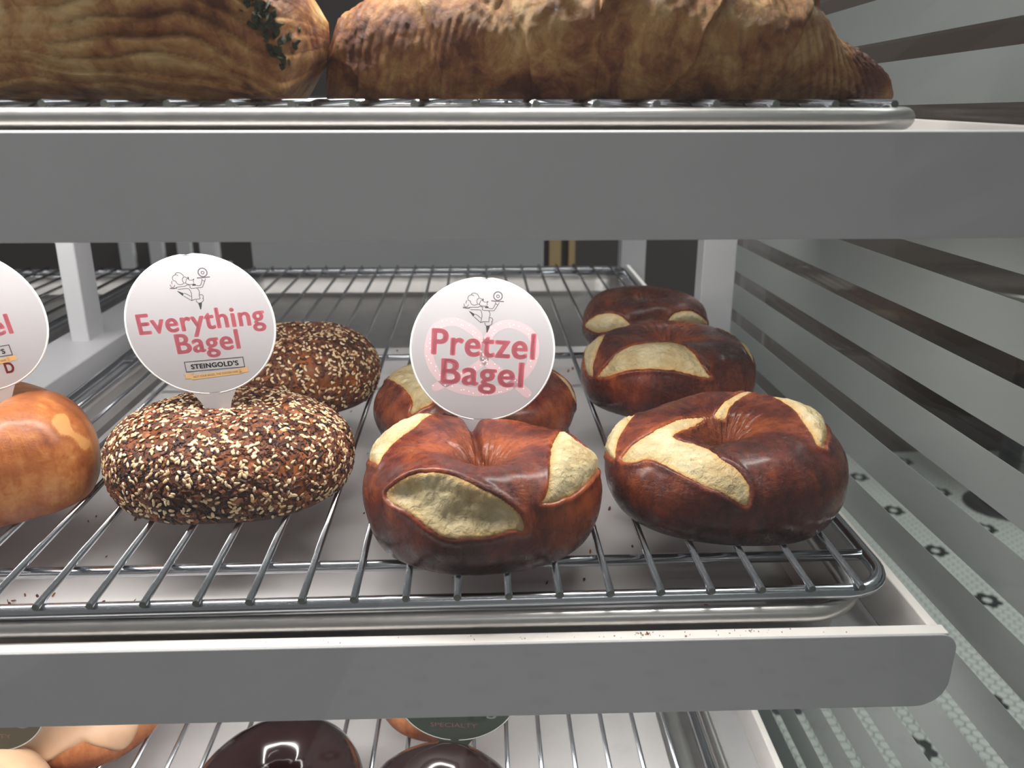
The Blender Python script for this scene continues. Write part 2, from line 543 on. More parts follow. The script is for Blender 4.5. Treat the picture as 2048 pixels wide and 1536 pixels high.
def bagel(name, label, cat, group, lv, x, y, zr, A, B, Hh, yaw=0, seed=1, mat='pretzel', splits=(), hole=.04, lump=.06, gap=None, pinch=0, nu=260, nv=150,
          sq=.9, wr=1.0, tone=0.0, hv=.08, tip=0.0, hx=0.0, hy=0.0, patch=None, fill=0.0, skew=(0, 0)):
    root = empty(name, on_shelf(lv, x, y, zr), (TILT + tip, 0, yaw))
    tag(root, label, cat, group)
    u, v, P = torus_grid(A, B, Hh, seed, nu, nv, hole, lump, gap, hv, sq, pinch, skew)
    Rr = np.hypot(P[..., 0], P[..., 1])
    w_ = smooth(1 - Rr / Rr.max(axis=1, keepdims=True))
    zf = Hh * .93
    P[..., 2] += fill * np.maximum(zf - P[..., 2], 0) * smooth(w_ * 2.2 - .25) * (np.sin(v) > -.2)
    P[..., 0] += hx * w_; P[..., 1] += hy * w_
    Ro = Rr.max(axis=1, keepdims=True)
    inner = smooth(1 - (Rr / Ro) / .62) * (np.sin(v) > -.3)
    N = grid_normals(P)
    low = vnoise(P + seed, 38, seed + 3, 3)
    P = P + N * (.0016 * low)[..., None] * smooth(P[..., 2] / .01)[..., None]
    # radial creases running into the middle
    ang = u * 9 + 2.5 * vnoise(P, 45, seed + 5)
    crease = -np.abs(np.sin(ang)) ** .6 * inner * .0009 * wr
    fine = vnoise(np.stack([np.cos(u) * 9, np.sin(u) * 9, Rr * 120], -1), 1.3, seed + 9, 3) * inner * .0007 * wr
    N = grid_normals(P)
    crust_off = crease + fine
    N0 = N
    sds = []
    for sp in splits:
        sd = poly_sd(P, N0, sp)
        sd = sd + .0005 * vnoise(P, 330, seed + 21, 2)
        sds.append((sd, sp))
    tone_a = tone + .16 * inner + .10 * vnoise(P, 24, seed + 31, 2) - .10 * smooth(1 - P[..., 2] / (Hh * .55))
    for sd, sp in sds:
        crust_off = crust_off - .0075 * smooth(sd / .0032) + .0011 * np.exp(-((sd + .0012) / .0014) ** 2)
        tone_a = tone_a + .10 * np.exp(-((sd + .0004) / .0012) ** 2)
    if patch:
        tone_a = tone_a + .42 * smooth(poly_sd(P, N0, patch) / .0025 + .3)
    V = (P + N * crust_off[..., None]).reshape(-1, 3)
    wrk = np.clip(.25 + .9 * vnoise(P, 26, seed + 41, 2) + .8 * inner, 0, 1.2) * smooth((P[..., 2] / Hh - .35) / .3)
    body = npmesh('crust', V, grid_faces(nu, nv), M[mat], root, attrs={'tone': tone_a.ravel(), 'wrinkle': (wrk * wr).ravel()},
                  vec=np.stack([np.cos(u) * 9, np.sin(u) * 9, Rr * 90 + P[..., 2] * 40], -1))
    Fq = grid_faces(nu, nv)
    for sd, sp in sds:
        bulge = sp.get('bulge', .001)
        hgt = np.where(sd < 0, -.0045 * smooth(-sd / .0022), 0) + .0002
        hgt = hgt + bulge * smooth(sd / sp.get('bw', .006)) * (sd > 0)
        hgt = hgt + (.0009 * vnoise(P, 210, seed + 51, 3) + .0010 * vnoise(P, 75, seed + 57, 2) * sp.get('rag', 1.0)) * smooth(sd / .003)
        Vc = (P + N * hgt[..., None]).reshape(-1, 3)
        keep = (sd.ravel()[Fq] > -.0022).any(axis=1)
        Fk = Fq[keep]
        idx, inv = np.unique(Fk.ravel(), return_inverse=True)
        eg = (np.exp(-(np.clip(sd, 0, 1) / .0016) ** 2) * .8).ravel()[idx]
        npmesh('crumb_split', Vc[idx], inv.reshape(-1, 4), M['crumb'], root, attrs={'edge': eg})
    return root, P, N, u, v


# ------------------------------------------------------------------ shop floor and walls (setting)
FZ = -1.30
fl = MB().box(-2.0, 4.2, -4.6, 4.6, FZ - .05, FZ).build('floor', M['grout'])
tag(fl, kind='structure')
HEX = .0254
dx, dy = HEX * 1.0, HEX * math.sqrt(3) / 2
hexc = [(math.cos(k * PI / 3) * HEX * .525, math.sin(k * PI / 3) * HEX * .525) for k in range(6)]


def is_black(i, j):
    # one flower (six dark hexagons around a white one) per lattice cell
    P_ = 11
    q = i - (j - (j & 1)) // 2
    for a in (-1, 0, 1):
        for b in (-1, 0, 1):
            cq = (round(q / P_) + a) * P_; cr = (round(j / P_) + b) * P_
            dq, dr = q - cq, j - cr
            dist = max(abs(dq), abs(dr), abs(dq + dr))
            if dist == 1: return True
            if dist == 0: return False
    return False


tv = {0: [], 1: []}
near = []
OX, OY = 1.41, 2.26
for j in range(int(-2.1 / dy), int(1.9 / dy)):
    for i in range(int(-6.6 / dx), int(2.2 / dx)):
        x = OX + j * dy; y = OY + (i + (j & 1) * .5) * dx
        if x < -.6 or x > 3.2 or y > 4.4 or y < -4.2: continue
        if x < .35 and y > 0: continue
        b = 1 if is_black(i, j) else 0
        if .55 < x < 1.75 and .8 < y < 2.4 and abs(x - .62 * y) < .32 and len(near) < 2000:
            near.append(((x - .5) ** 2 + (y - .8) ** 2, x, y, b))
        else:
            tv[b].append((x, y))
near.sort()
for r_ in near[300:]:
    tv[r_[3]].append((r_[1], r_[2]))
pro = []
for b in (0, 1):
    mb = MB().zprism(hexc, -.004, .0012)
    o = mb.build('tile', M['tile_b' if b else 'tile_w'], fl, (0, 0, 0)); o.parent = None
    pro.append(o.data); bpy.data.objects.remove(o)
for r_ in near[:300]:
    o = link_mesh('tile', pro[r_[3]], fl, (r_[1], r_[2], FZ))
for b in (0, 1):
    C = np.array(tv[b]); hx = np.array(hexc)
    V = np.concatenate([C[:, None, :] + hx[None], np.full((len(C), 6, 1), FZ + .0012)], 2)
    V2 = V.copy(); V2[..., :2] = C[:, None, :] + hx[None] * 1.03; V2[..., 2] = FZ - .001
    VV = np.concatenate([V, V2], 1).reshape(-1, 3)
    base = (np.arange(len(C)) * 12)[:, None]
    top = np.concatenate([base + np.array([[0, 1, 2, 3]]), base + np.array([[0, 3, 4, 5]])], 0)
    sd_ = np.concatenate([base + np.array([[k, k + 6, (k + 1) % 6 + 6, (k + 1) % 6]]) for k in range(6)], 0)
    o = npmesh('tiles', VV, np.concatenate([top, sd_], 0), M['tile_b' if b else 'tile_w'], fl, smooth=False)
    tag(o, kind='stuff')
w = MB().box(.45, 4.2, 3.05, 3.15, FZ, 2.2).build('wall_back', M['brown_wall']); tag(w, kind='structure')
w = MB().box(4.2, 4.3, -.5, 4.7, FZ, 2.2).build('wall_right', M['dark_wall']); tag(w, kind='structure')

# bistro table beyond the side glass
t = empty('bistro_table', (1.80, 2.56, FZ))
tag(t, 'round steel-topped pedestal table on the tiled floor beyond the striped glass', 'table')
ring = lambda r, n=48: [(r * math.cos(k * 2 * PI / n), r * math.sin(k * 2 * PI / n)) for k in range(n)]
MB().zprism(ring(.30), .765, .795).build('tabletop', M['steel'], t, bevel=.006)
MB().tube([(0, 0, .03), (0, 0, .765)], .035, 20).build('pedestal', M['black_metal'], t, smooth=True)
MB().zprism(ring(.12), 0, .012).zprism(ring(.07), .012, .03).build('foot', M['black_metal'], t, bevel=.004)


# ------------------------------------------------------------------ shelves of the case
def sheet_outline(x0, x1, z0, z1, rt, rb):
    pts = [(x0, z0)]
    for k in range(9):
        a = -PI / 2 + k * PI / 16
        pts.append((x1 - rb + rb * math.cos(a), z0 + rb + rb * math.sin(a)))
    for k in range(9):
        a = k * PI / 16
        pts.append((x1 - rt + rt * math.cos(a), z1 - rt + rt * math.sin(a)))
    pts.append((x0, z1))
    return pts


XR = {1: .2045, 2: .2045, 3: .2045}
SHN = {1: 'white metal display shelf at the top, under the croissant', 2: 'white metal display shelf in the middle, under the bagels',
       3: 'white metal display shelf at the bottom, under the doughnuts'}
for lv in (1, 2, 3):
    r = empty('display_shelf', (0, YF, ZL[lv]), (TILT, 0, 0))
    tag(r, SHN[lv], 'shelf', 'white shelves of the display case')
    XL, xr = -1.15, (.235 if lv == 1 else XR[lv])
    MB().prism(sheet_outline(XL, xr, -.038, 0, .008, .014), 0, .0014).build('fascia', M['enamel'], r, bevel=.0006)
    MB().box(XL, xr - .004, .0010, .0075, -.0016, 0.0002).build('front_lip', M['lip'], r, bevel=.0005)
    MB().box(XL, xr - .003, .0035, .82, -.030, -.028).build('shelf_plate', M['enamel'], r)
    MB().box(xr - .0105, xr - .0055, .006, .82, -.028, .0002).build('side_flange', M['lip'], r, bevel=.0008)


def rr_pts(x0, x1, y0, y1, r, z, n=8):
    pts = []
    for cx, cy, a0 in ((x1 - r, y0 + r, -PI / 2), (x1 - r, y1 - r, 0), (x0 + r, y1 - r, PI / 2), (x0 + r, y0 + r, PI)):
        for k in range(n + 1):
            a = a0 + k * PI / 2 / n
            pts.append((cx + r * math.cos(a), cy + r * math.sin(a), z))
    return pts


def make_pan(lv, x0, x1, y0, y1, label, yaw=0, paper=None):
    r = empty('sheet_pan', (0, YF, ZL[lv]), (TILT, 0, yaw))
    tag(r, label, 'baking tray', 'aluminium sheet pans on the shelves')
    br = .0042
    MB().tube(rr_pts(x0 + br, x1 - br, y0 + br, y1 - br, .028, .0036), br, 14, True).build('rolled_rim', M['alu'], r, smooth=True)
    a = rr_pts(x0 + br * 1.6, x1 - br * 1.6, y0 + br * 1.6, y1 - br * 1.6, .026, .0036)
    b = rr_pts(x0 + .011, x1 - .011, y0 + .011, y1 - .011, .022, -.016)
    c = rr_pts(x0 + .015, x1 - .015, y0 + .015, y1 - .015, .02, -.0195)
    a2 = [(p[0], p[1], p[2] - .0012) for p in a]
    n = len(a)
    mb = MB().add(a + b + c, [(i, (i + 1) % n, (i + 1) % n + n, i + n) for i in range(n)] + [(i + n, (i + 1) % n + n, (i + 1) % n + 2 * n, i + 2 * n) for i in range(n)] + [tuple(range(2 * n, 3 * n))])
    o = mb.build('pan_body', M['alu'], r)
    s = o.modifiers.new('solid', 'SOLIDIFY'); s.thickness = .001; s.offset = -1
    if paper:
        px0, px1, py0, py1 = paper
        g = MB(); nx, ny = 24, 36
        vs = [(px0 + (px1 - px0) * i / nx, py0 + (py1 - py0) * j / ny, -.0188 + .0005 * math.sin(i * 1.7) * math.sin(j * 1.1)) for j in range(ny + 1) for i in range(nx + 1)]
        g.add(vs, [(j * (nx + 1) + i, j * (nx + 1) + i + 1, (j + 1) * (nx + 1) + i + 1, (j + 1) * (nx + 1) + i) for j in range(ny) for i in range(nx)])
        p = g.build('liner_paper', M['paper'], r, smooth=True)
    return r


def make_rack(lv, x0, x1, y0, y1, z, wx, label, yaw=0, rods=(.034, .36, .70), wr=.00165, fr=.0034):
    r = empty('cooling_rack', (0, YF, ZL[lv]), (TILT, 0, yaw))
    tag(r, label, 'cooling rack', 'wire cooling racks in the pans')
    MB().tube(rr_pts(x0 + fr, x1 - fr, y0 + fr, y1 - fr, .022, z), fr, 14, True).build('frame', M['chrome'], r, smooth=True)
    for yy in rods:
        MB().tube([(x0 + fr, y0 + yy, z), (x1 - fr, y0 + yy, z)], fr * .8, 12).build('cross_rod', M['chrome'], r, smooth=True)
    zw = z + fr + wr * .6
    me = None
    for x in wx:
        if me is None:
            o = MB().tube([(0, y0 - .0005, 0), (0, y1 - .002, 0)], wr, 10).build('wire', M['chrome'], r, (x, 0, zw), smooth=True)
            me = o.data
            # dark cut faces at the two ends
            me.materials.append(M['cut'])
            for p in me.polygons:
                if len(p.vertices) > 4: p.material_index = 1; p.use_smooth = False
        else:
            link_mesh('wire', me, r, (x, 0, zw))
    return r


PX0, PX1 = -.300, .1660
make_pan(2, PX0, PX1 + .0085, .0085, .745, 'aluminium sheet pan on the middle shelf, under the rack with pretzel bagels', paper=(-.285, .139, .03, .50))
make_pan(1, PX0, PX1 + .003, .0085, .745, 'aluminium sheet pan on the top shelf, under the croissant', paper=None)
make_pan(3, PX0 - .01, PX1 - .005, .0085, .745, 'aluminium sheet pan on the bottom shelf, under the doughnuts', paper=(-.30, .128, .03, .72))
WX = [.1655 - .0223 * k for k in range(21)]
RZ = .0112
make_rack(2, -.302, .1865, .0125, .745, RZ, WX, 'chrome wire cooling rack carrying the pretzel and everything bagels', yaw=math.radians(.55))
RZ1 = .0045
make_rack(1, -.290, .160, .020, .730, RZ1, [x - .012 for x in WX[:-1]], 'chrome wire cooling rack under the croissant and puff pastry', wr=.0015)
RZ3 = .009
make_rack(3, -.315, .150, .014, .735, RZ3, [x - .042 for x in WX[:-1]] , 'chrome wire cooling rack under the glazed doughnuts', yaw=0)
# the neighbouring pan and rack beyond the divider
DXL = -.545
make_pan(2, PX0 + DXL, PX1 - .28 + DXL + .245, .0085, .745, 'aluminium sheet pan left of the white divider, mostly empty')
make_rack(2, -.302 + DXL, .137 + DXL, .0125, .745, RZ, [x - .03 + DXL for x in WX[:-2]], 'chrome wire cooling rack left of the white divider')

# divider rail with its upright post, corner posts
d = empty('divider_rail', on_shelf(2, 0, 0, 0), (TILT, 0, 0))
tag(d, 'white metal divider rail between the two racks of the middle shelf', 'rail')
MB().box(-.386, -.332, .05, .80, -.028, .0125).build('rail_beam', M['enamel'], d, bevel=.0015)
POSTS = [(-.3690, -.3530, .725, .757, 'white upright post rising from the divider rail at left'),
         (.2080, .2400, .775, .800, 'broad white upright post behind the back right pretzel bagel'),
         (.1900, .2240, 1.135, 1.165, 'white rear post seen between the rack corner and the broad white post'),
         (-.3860, -.3670, 1.135, 1.165, 'thin white rear post seen behind the everything bagel sign')]
for x0, x1, y0, y1, lab in POSTS:
    p = MB().box(x0, x1, y0, y1, FZ, .42).build('upright_post', M['enamel'], bevel=.0015)
    tag(p, lab, 'post', 'white uprights of the display case')

# back of the case and counter things behind
g = MB().box(-.32, .0835, 1.150, 1.156, -.60, -.03).build('sliding_door', M['door_panel'], bevel=.001)
tag(g, 'grey sliding rear door of the display case behind the rack', 'door')
c = empty('back_counter', (0, 2.0, FZ))
tag(c, 'dark counter behind the display case, seen through its open back', 'counter')
MB().box(-1.6, .62, 0, .6, 0, 1.02).build('counter_body', M['dark_wall'], c)
for x in (-.86, -.79, -.725, -.66):
    MB().box(x, x + .03, -.02, 0, .1, 1.02).build('panel_strip', M['enamel'], c)
MB().box(.158, .186, -.012, 0, .1, 1.25).build('brass_strip', M['gold'], c)
MB().box(.205, .22, -.012, 0, .1, 1.25).build('brass_strip', M['gold'], c)
b_ = MB().box(-1.6, .62, 2.6, 2.64, FZ, 1.2).build('partition', M['dark_wall'])
b_.name = 'wall_rear'; tag(b_, kind='structure')

# ------------------------------------------------------------------ glass
sg = empty('side_glass', (0, 0, 0))
tag(sg, 'clear side glass of the display case with frosted horizontal stripes', 'glass pane')
GX = .2400
MB().box(GX, GX + .005, .05, .775, -.95, .42).build('pane', M['glass_side'], sg)
PER = .160 * GX * .951
for k in range(-9, 22):
    s_ = -.187 + .16 * k
    z1 = -(s_ + .053) * GX * .951           # lower edge of the clear band = top of the frosted one
    z0 = -(s_ + .16) * GX * .951
    if z1 > .41 or z0 < -.94: continue
    MB().box(GX - .0004, GX - .0001, .05, .775, z0, z1).build('frosted_stripe', M['film'], sg)
fg = empty('front_glass', (0, .268, 0), (math.radians(-9), 0, 0))
tag(fg, 'large clear slanted front glass of the display case', 'glass pane')
MB().box(-1.2, .2385, 0, .003, -.62, .26).build('pane', M['glass'], fg)


# ------------------------------------------------------------------ bagels
RT2 = RZ + .0034 + .0026
SP = {}
SP['P1'] = [
    dict(c=[-167,-419,336], n=[-0.262,-0.855,0.448], poly=[(-320,32),(-275,77),(-206,120),(-120,141),(-17,139),(69,114),(155,80),(238,41),(302,-11),(325,-77),(274,-81),(203,-108),(93,-128),(0,-135),(-72,-108),(-149,-63),(-218,-29),(-284,-6)], bulge=-.0048,bw=.007,rag=2.2),
    dict(c=[379,-227,391], n=[0.377,-0.585,0.718], poly=[(-260,-106),(-208,-69),(-135,20),(-22,118),(126,193),(261,231),(190,120),(280,18),(235,-35),(71,-89),(-51,-125),(-143,-131),(-233,-122)], bulge=.0018,bw=.006,rag=1.3),
    dict(c=[-393,132,432], n=[-0.439,-0.205,0.875], poly=[(139,-171),(-53,-166),(-131,-102),(-149,13),(-138,150),(-108,257),(-126,277),(-3,126),(41,20),(90,-65),(137,-131),(163,-164)], bulge=.0022,bw=.004,rag=.6),
]
SP['P2'] = [
    dict(c=[-217,-261,374], n=[-0.097,-0.661,0.744], poly=[(-318,-22),(-285,44),(-213,118),(-127,207),(-37,288),(72,329),(19,250),(-77,126),(66,71),(155,-32),(233,-93),(276,-151),(288,-200),(271,-247),(161,-204),(71,-176),(-21,-128),(-110,-78),(-181,-41),(-250,-51)], bulge=.0004,bw=.007,rag=1.3),
    dict(c=[-539,-2,346], n=[-0.696,-0.294,0.655], poly=[(-85,-90),(-98,-5),(-123,90),(-126,171),(-6,64),(37,11),(93,-44),(136,-81),(52,-87)], bulge=.002,bw=.003,rag=.6),
    dict(c=[72,223,473], n=[-0.043,-0.489,0.871], poly=[(-92,-109),(-76,-64),(-17,23),(108,178),(143,165),(39,29),(-14,-41),(-43,-118)], bulge=.0006,bw=.003,rag=.6),
    dict(c=[409,-3,462], n=[0.304,-0.34,0.89], poly=[(121,310),(143,234),(174,122),(161,-7),(26,-98),(-111,-168),(-126,-188),(-161,-152),(-115,-87),(-54,-1),(46,127)], bulge=.0025,bw=.004,rag=1.0),
]
SP['P4'] = [
    dict(c=[-183,-356,390], n=[-0.21,-0.715,0.667], poly=[(-363,-85),(-308,-18),(-230,76),(-115,149),(16,180),(151,171),(254,55),(316,-36),(352,-80),(257,-92),(119,-79),(-11,-73),(-163,-76),(-279,-96)], bulge=.002,bw=.008,rag=.5),
    dict(c=[-544,-62,352], n=[-0.689,-0.444,0.572], poly=[(-48,-58),(-127,27),(-82,98),(-80,178),(12,110),(65,3),(86,-77),(106,-138),(31,-133)], bulge=.0015,bw=.003,rag=.4),
    dict(c=[465,-63,411], n=[0.531,-0.353,0.771], poly=[(144,193),(119,100),(20,-39),(-87,-101),(-137,-147),(-144,-131),(-97,-27),(165,100)], bulge=.0015,bw=.003,rag=.4),
]
SP['P5'] = [
    dict(c=[-375,-296,262], n=[-0.56,-0.776,0.29], poly=[(-244,-34),(-112,59),(23,95),(136,81),(233,6),(134,-16),(45,-47),(-57,-79),(-161,-68)], bulge=.0018,bw=.005,rag=.4),
    dict(c=[265,-350,325], n=[0.411,-0.817,0.405], poly=[(-220,-12),(-156,43),(-62,62),(46,50),(167,-7),(310,-71),(69,-55),(-118,-17)], bulge=.0018,bw=.005,rag=.4),
]
SP['P3'] = [
    dict(c=[-378,-110,340], n=[-0.263,-0.397,0.879], poly=[(-304,78),(-277,230),(-253,337),(-113,253),(197,64),(293,-148),(253,-218),(199,-272),(166,-191),(-5,-81),(-211,24)], bulge=.0015,bw=.006,rag=.6),
    dict(c=[570,-8,298], n=[0.626,-0.319,0.712], poly=[(75,168),(82,86),(54,-55),(7,-147),(-70,-94),(-53,-19),(-23,57)], bulge=0,bw=.003,rag=.4),
]
SP['patch'] = dict(c=[534,-72,402], n=[0.754,-0.484,0.444], poly=[(-71,87),(-19,109),(18,82),(8,9),(52,-45),(90,-74),(55,-108),(16,-91),(-9,-28),(-62,4),(-75,51)])
BG = {}


def add_bagel(key, *a, **k):
    k.setdefault('splits', SP.get(key, ()))
    r = bagel(*a, **k)
    BG[key] = r
    r[0]['key'] = key
    return r


PB = ('pretzel_bagel', 'bagel', 'pretzel bagels on the rack')
add_bagel('P1', PB[0], 'dark pretzel bagel holding the pretzel sign, one wide split facing the front', PB[1], PB[2],
          2, -.0029, .0719, RT2, .1175, .1081, .0557, 0.10, 11, gap=PI / 2 + .05, pinch=.26, hy=-.010)
add_bagel('P2', PB[0], 'dark pretzel bagel at the front right corner of the rack, with a long diagonal split', PB[1], PB[2],
          2, .1220, .0915, RT2, .1183, .1088, .0552, -.10, 12, mat='pretzel', skew=(.13, .9), wr=1.3)
add_bagel('P3', PB[0], 'pretzel bagel half hidden behind the round pretzel sign', PB[1], PB[2],
          2, -.0067, .1985, RT2, .1330, .1130, .0440, 0.0, 13)
add_bagel('P4', PB[0], 'pretzel bagel with a crescent-shaped split, in the middle of the right-hand row', PB[1], PB[2],
          2, .1287, .2471, RT2, .1185, .1126, .0575, 0.0, 14, hy=.009, wr=1.6)
add_bagel('P5', PB[0], 'pretzel bagel with two pale splits at the back of the right-hand row', PB[1], PB[2],
          2, .1375, .3834, RT2, .1040, .0988, .0530, 0.0, 15, mat='pretzel_dark', wr=1.8)
add_bagel('B1', 'plain_bagel', 'smooth golden plain bagel at the left edge, with a pale blister', 'bagel', None,
          2, -.2657, .1105, RT2, .1147, .0975, .0650, 0.0, 16, mat='plain', hole=.06, wr=.55, patch=SP.get('patch'))
EB = ('everything_bagel', 'bagel', 'everything bagels on the rack')
add_bagel('E1', EB[0], 'seed-covered everything bagel at the front, holding the everything sign', EB[1], EB[2],
          2, -.1384, .1216, RT2, .1285, .1079, .0510, 0.05, 17, mat='seeded', hole=.05, fill=.9)
add_bagel('E2', EB[0], 'seed-covered everything bagel farther back, partly behind the everything sign', EB[1], EB[2],
          2, -.1319, .2631, RT2, .1102, .1047, .0534, 0.0, 18, mat='seeded', hole=.05, fill=.5)
# ------------------------------------------------------------------ seeds
def seed_template(L, Wd, T, ns=7, nr=4, taper=.45):
    vs = [(-L / 2, 0, 0)]
    for i in range(1, nr):
        a = PI * i / nr
        x = -math.cos(a) * L / 2
        w = math.sin(a) * (1 - taper * (x / L + .0))
        for k in range(ns):
            b = 2 * PI * k / ns
            vs.append((x, w * Wd / 2 * math.cos(b), w * T / 2 * math.sin(b)))
    vs.append((L / 2, 0, 0))
    fs = []
    for k in range(ns):
        fs.append((0, 1 + (k + 1) % ns, 1 + k, 1 + k))
    for i in range(nr - 2):
        for k in range(ns):
            a = 1 + i * ns
            fs.append((a + k, a + (k + 1) % ns, a + ns + (k + 1) % ns, a + ns + k))
    a = 1 + (nr - 2) * ns
    for k in range(ns):
        fs.append((a + k, a + (k + 1) % ns, len(vs) - 1, len(vs) - 1))
    return np.array(vs), fs


def scatter_pts(P, N, n, rng, zmin=.006, clump=None, seed=0):
    nu, nv = P.shape[:2]
    V = P.reshape(-1, 3); Nn = N.reshape(-1, 3)
    a = np.linalg.norm(np.cross(np.roll(P, -1, 0) - P, np.roll(P, -1, 1) - P), axis=2).ravel()
    w = a * (V[:, 2] > zmin)
    if clump: w = w * np.clip(.5 + clump * vnoise(V, 70, seed, 2), .05, 2)
    idx = rng.choice(len(V), n, p=w / w.sum())
    i, j = idx // nv, idx % nv
    fu, fv = rng.random(n)[:, None], rng.random(n)[:, None]
    p00, p10, p01 = P[i, j], P[(i + 1) % nu, j], P[i, (j + 1) % nv]
    pos = p00 + (p10 - p00) * fu + (p01 - p00) * fv
    nn = Nn[idx]
    r = rng.normal(size=(n, 3)); t = np.cross(nn, r); t /= np.linalg.norm(t, axis=1, keepdims=True)
    nn = nn + rng.normal(size=(n, 3)) * .22; nn -= t * (nn * t).sum(1, keepdims=True); nn /= np.linalg.norm(nn, axis=1, keepdims=True)
    b = np.cross(nn, t)
    return pos, t, b, nn


def inst_mesh(name, tv_, tf, pos, t, b, nn, sc3, mat, parent, lift):
    n = len(pos); m_ = len(tv_)
    L = tv_[None] * sc3[:, None, :]
    V = pos[:, None] + L[..., 0:1] * t[:, None] + L[..., 1:2] * b[:, None] + (L[..., 2:3] + lift) * nn[:, None]
    tf = np.array(tf)
    Fq = (tf[None] + (np.arange(n) * m_)[:, None, None]).reshape(-1, tf.shape[1])
    me = bpy.data.meshes.new(name)
    tri = [tuple(dict.fromkeys(q)) for q in Fq.tolist()]
    me.from_pydata(V.reshape(-1, 3).tolist(), [], tri)
    me.polygons.foreach_set('use_smooth', [True] * len(me.polygons))
    me.materials.append(mat)
    o = link_mesh(name, me, parent)
    tag(o, kind='stuff')
    return o


def seeds(key, n_ses, n_pop, n_fl, singles, rs):
    root, P, N, u, v = BG[key]
    rng = np.random.default_rng(rs)
    P = P + N * .0002
    tv_, tf = seed_template(.0031, .0017, .0009)
    pos, t, b, nn = scatter_pts(P, N, n_ses, rng, .004, .25, rs)
    s3 = np.repeat(rng.uniform(.82, 1.12, (n_ses, 1)), 3, 1)
    R3 = np.array(root.rotation_euler.to_matrix())
    wp = pos @ R3.T + np.array(root.location); wn = nn @ R3.T
    vis = (-(wp * wn).sum(1)) / np.linalg.norm(wp, axis=1)
    order = np.argsort((vis <= .25) * 10.0 + wp[:, 1])
    one = np.zeros(n_ses, bool); one[order[:singles]] = True
    if singles:
        me = bpy.data.meshes.new('sesame_seed')
        me.from_pydata(tv_.tolist(), [], [tuple(dict.fromkeys(q)) for q in tf])
        me.polygons.foreach_set('use_smooth', [True] * len(me.polygons))
        me.materials.append(M['sesame'])
        for k in np.nonzero(one)[0]:
            mt = Matrix(np.stack([t[k], b[k], nn[k]], 1).tolist())
            o = link_mesh('sesame_seed', me, root, (pos[k] + nn[k] * .0006).tolist(), mt.to_euler())
            o.scale = [float(s3[k, 0])] * 3
    r_ = ~one
    inst_mesh('sesame_seeds', tv_, tf, pos[r_], t[r_], b[r_], nn[r_], s3[r_], M['sesame'], root, .0006)
    pv, pf = seed_template(.00095, .0008, .0007, 5, 3, 0)
    pos, t, b, nn = scatter_pts(P, N, n_pop, rng, .004, 1.6, rs + 5)
    inst_mesh('poppy_seeds', pv, pf, pos, t, b, nn, np.ones((n_pop, 3)), M['poppy'], root, .0003)
    fv = np.array([(-.5, -.3, 0), (-.1, -.5, .12), (.45, -.35, -.05), (.55, .25, .1), (.05, .5, -.08), (-.45, .3, .1), (0, 0, .22), (-.4, -.2, -.12), (.4, .1, -.14), (0, .3, -.16)])
    ff = [(0, 1, 6, 6), (1, 2, 6, 6), (2, 3, 6, 6), (3, 4, 6, 6), (4, 5, 6, 6), (5, 0, 6, 6), (0, 7, 8, 1), (1, 8, 2, 2), (2, 8, 3, 3), (3, 8, 9, 4), (4, 9, 5, 5), (5, 9, 7, 0)]
    pos, t, b, nn = scatter_pts(P, N, n_fl, rng, .003, .8, rs + 9)
    big_ = 1 + (rng.random(n_fl) < .12) * .7
    sc3 = np.stack([rng.uniform(.0016, .0042, n_fl) * big_, rng.uniform(.0012, .0028, n_fl) * big_, rng.uniform(.0022, .0050, n_fl)], 1)
    o = inst_mesh('onion_flakes', fv, ff, pos, t, b, nn, sc3, M['flake'], root, .0002)
    o.data.polygons.foreach_set('use_smooth', [False] * len(o.data.polygons))


seeds('E1', 2050, 6500, 5200, 300, 5)
seeds('E2', 1500, 4200, 3600, 0, 6)


# ------------------------------------------------------------------ name discs
def text_mesh(body, bold=.02):
    c = bpy.data.curves.new('t', 'FONT')
    c.body = body; c.size = 1.0; c.space_character = 1.0 + bold * 2.2
    c.fill_mode = 'BOTH'; c.extrude = 0
    o = bpy.data.objects.new('t', c); COL.objects.link(o)
    dg = bpy.context.evaluated_depsgraph_get(); dg.update()
    me = bpy.data.meshes.new_from_object(o.evaluated_get(dg))
    V = [tuple(v.co) for v in me.vertices]; Fs = [tuple(p.vertices) for p in me.polygons]
    if bold:                                             # heavier strokes: the same glyphs shifted a little all round
        V0, F0 = V, Fs; V, Fs = [], []
        for k in range(8):
            a = k * PI / 4; b0 = len(V)
            V += [(p[0] + bold * math.cos(a), p[1] + bold * .6 * math.sin(a), 0) for p in V0]
            Fs += [tuple(i + b0 for i in f) for f in F0]
    bpy.data.objects.remove(o); bpy.data.curves.remove(c); bpy.data.meshes.remove(me)
    return V, Fs


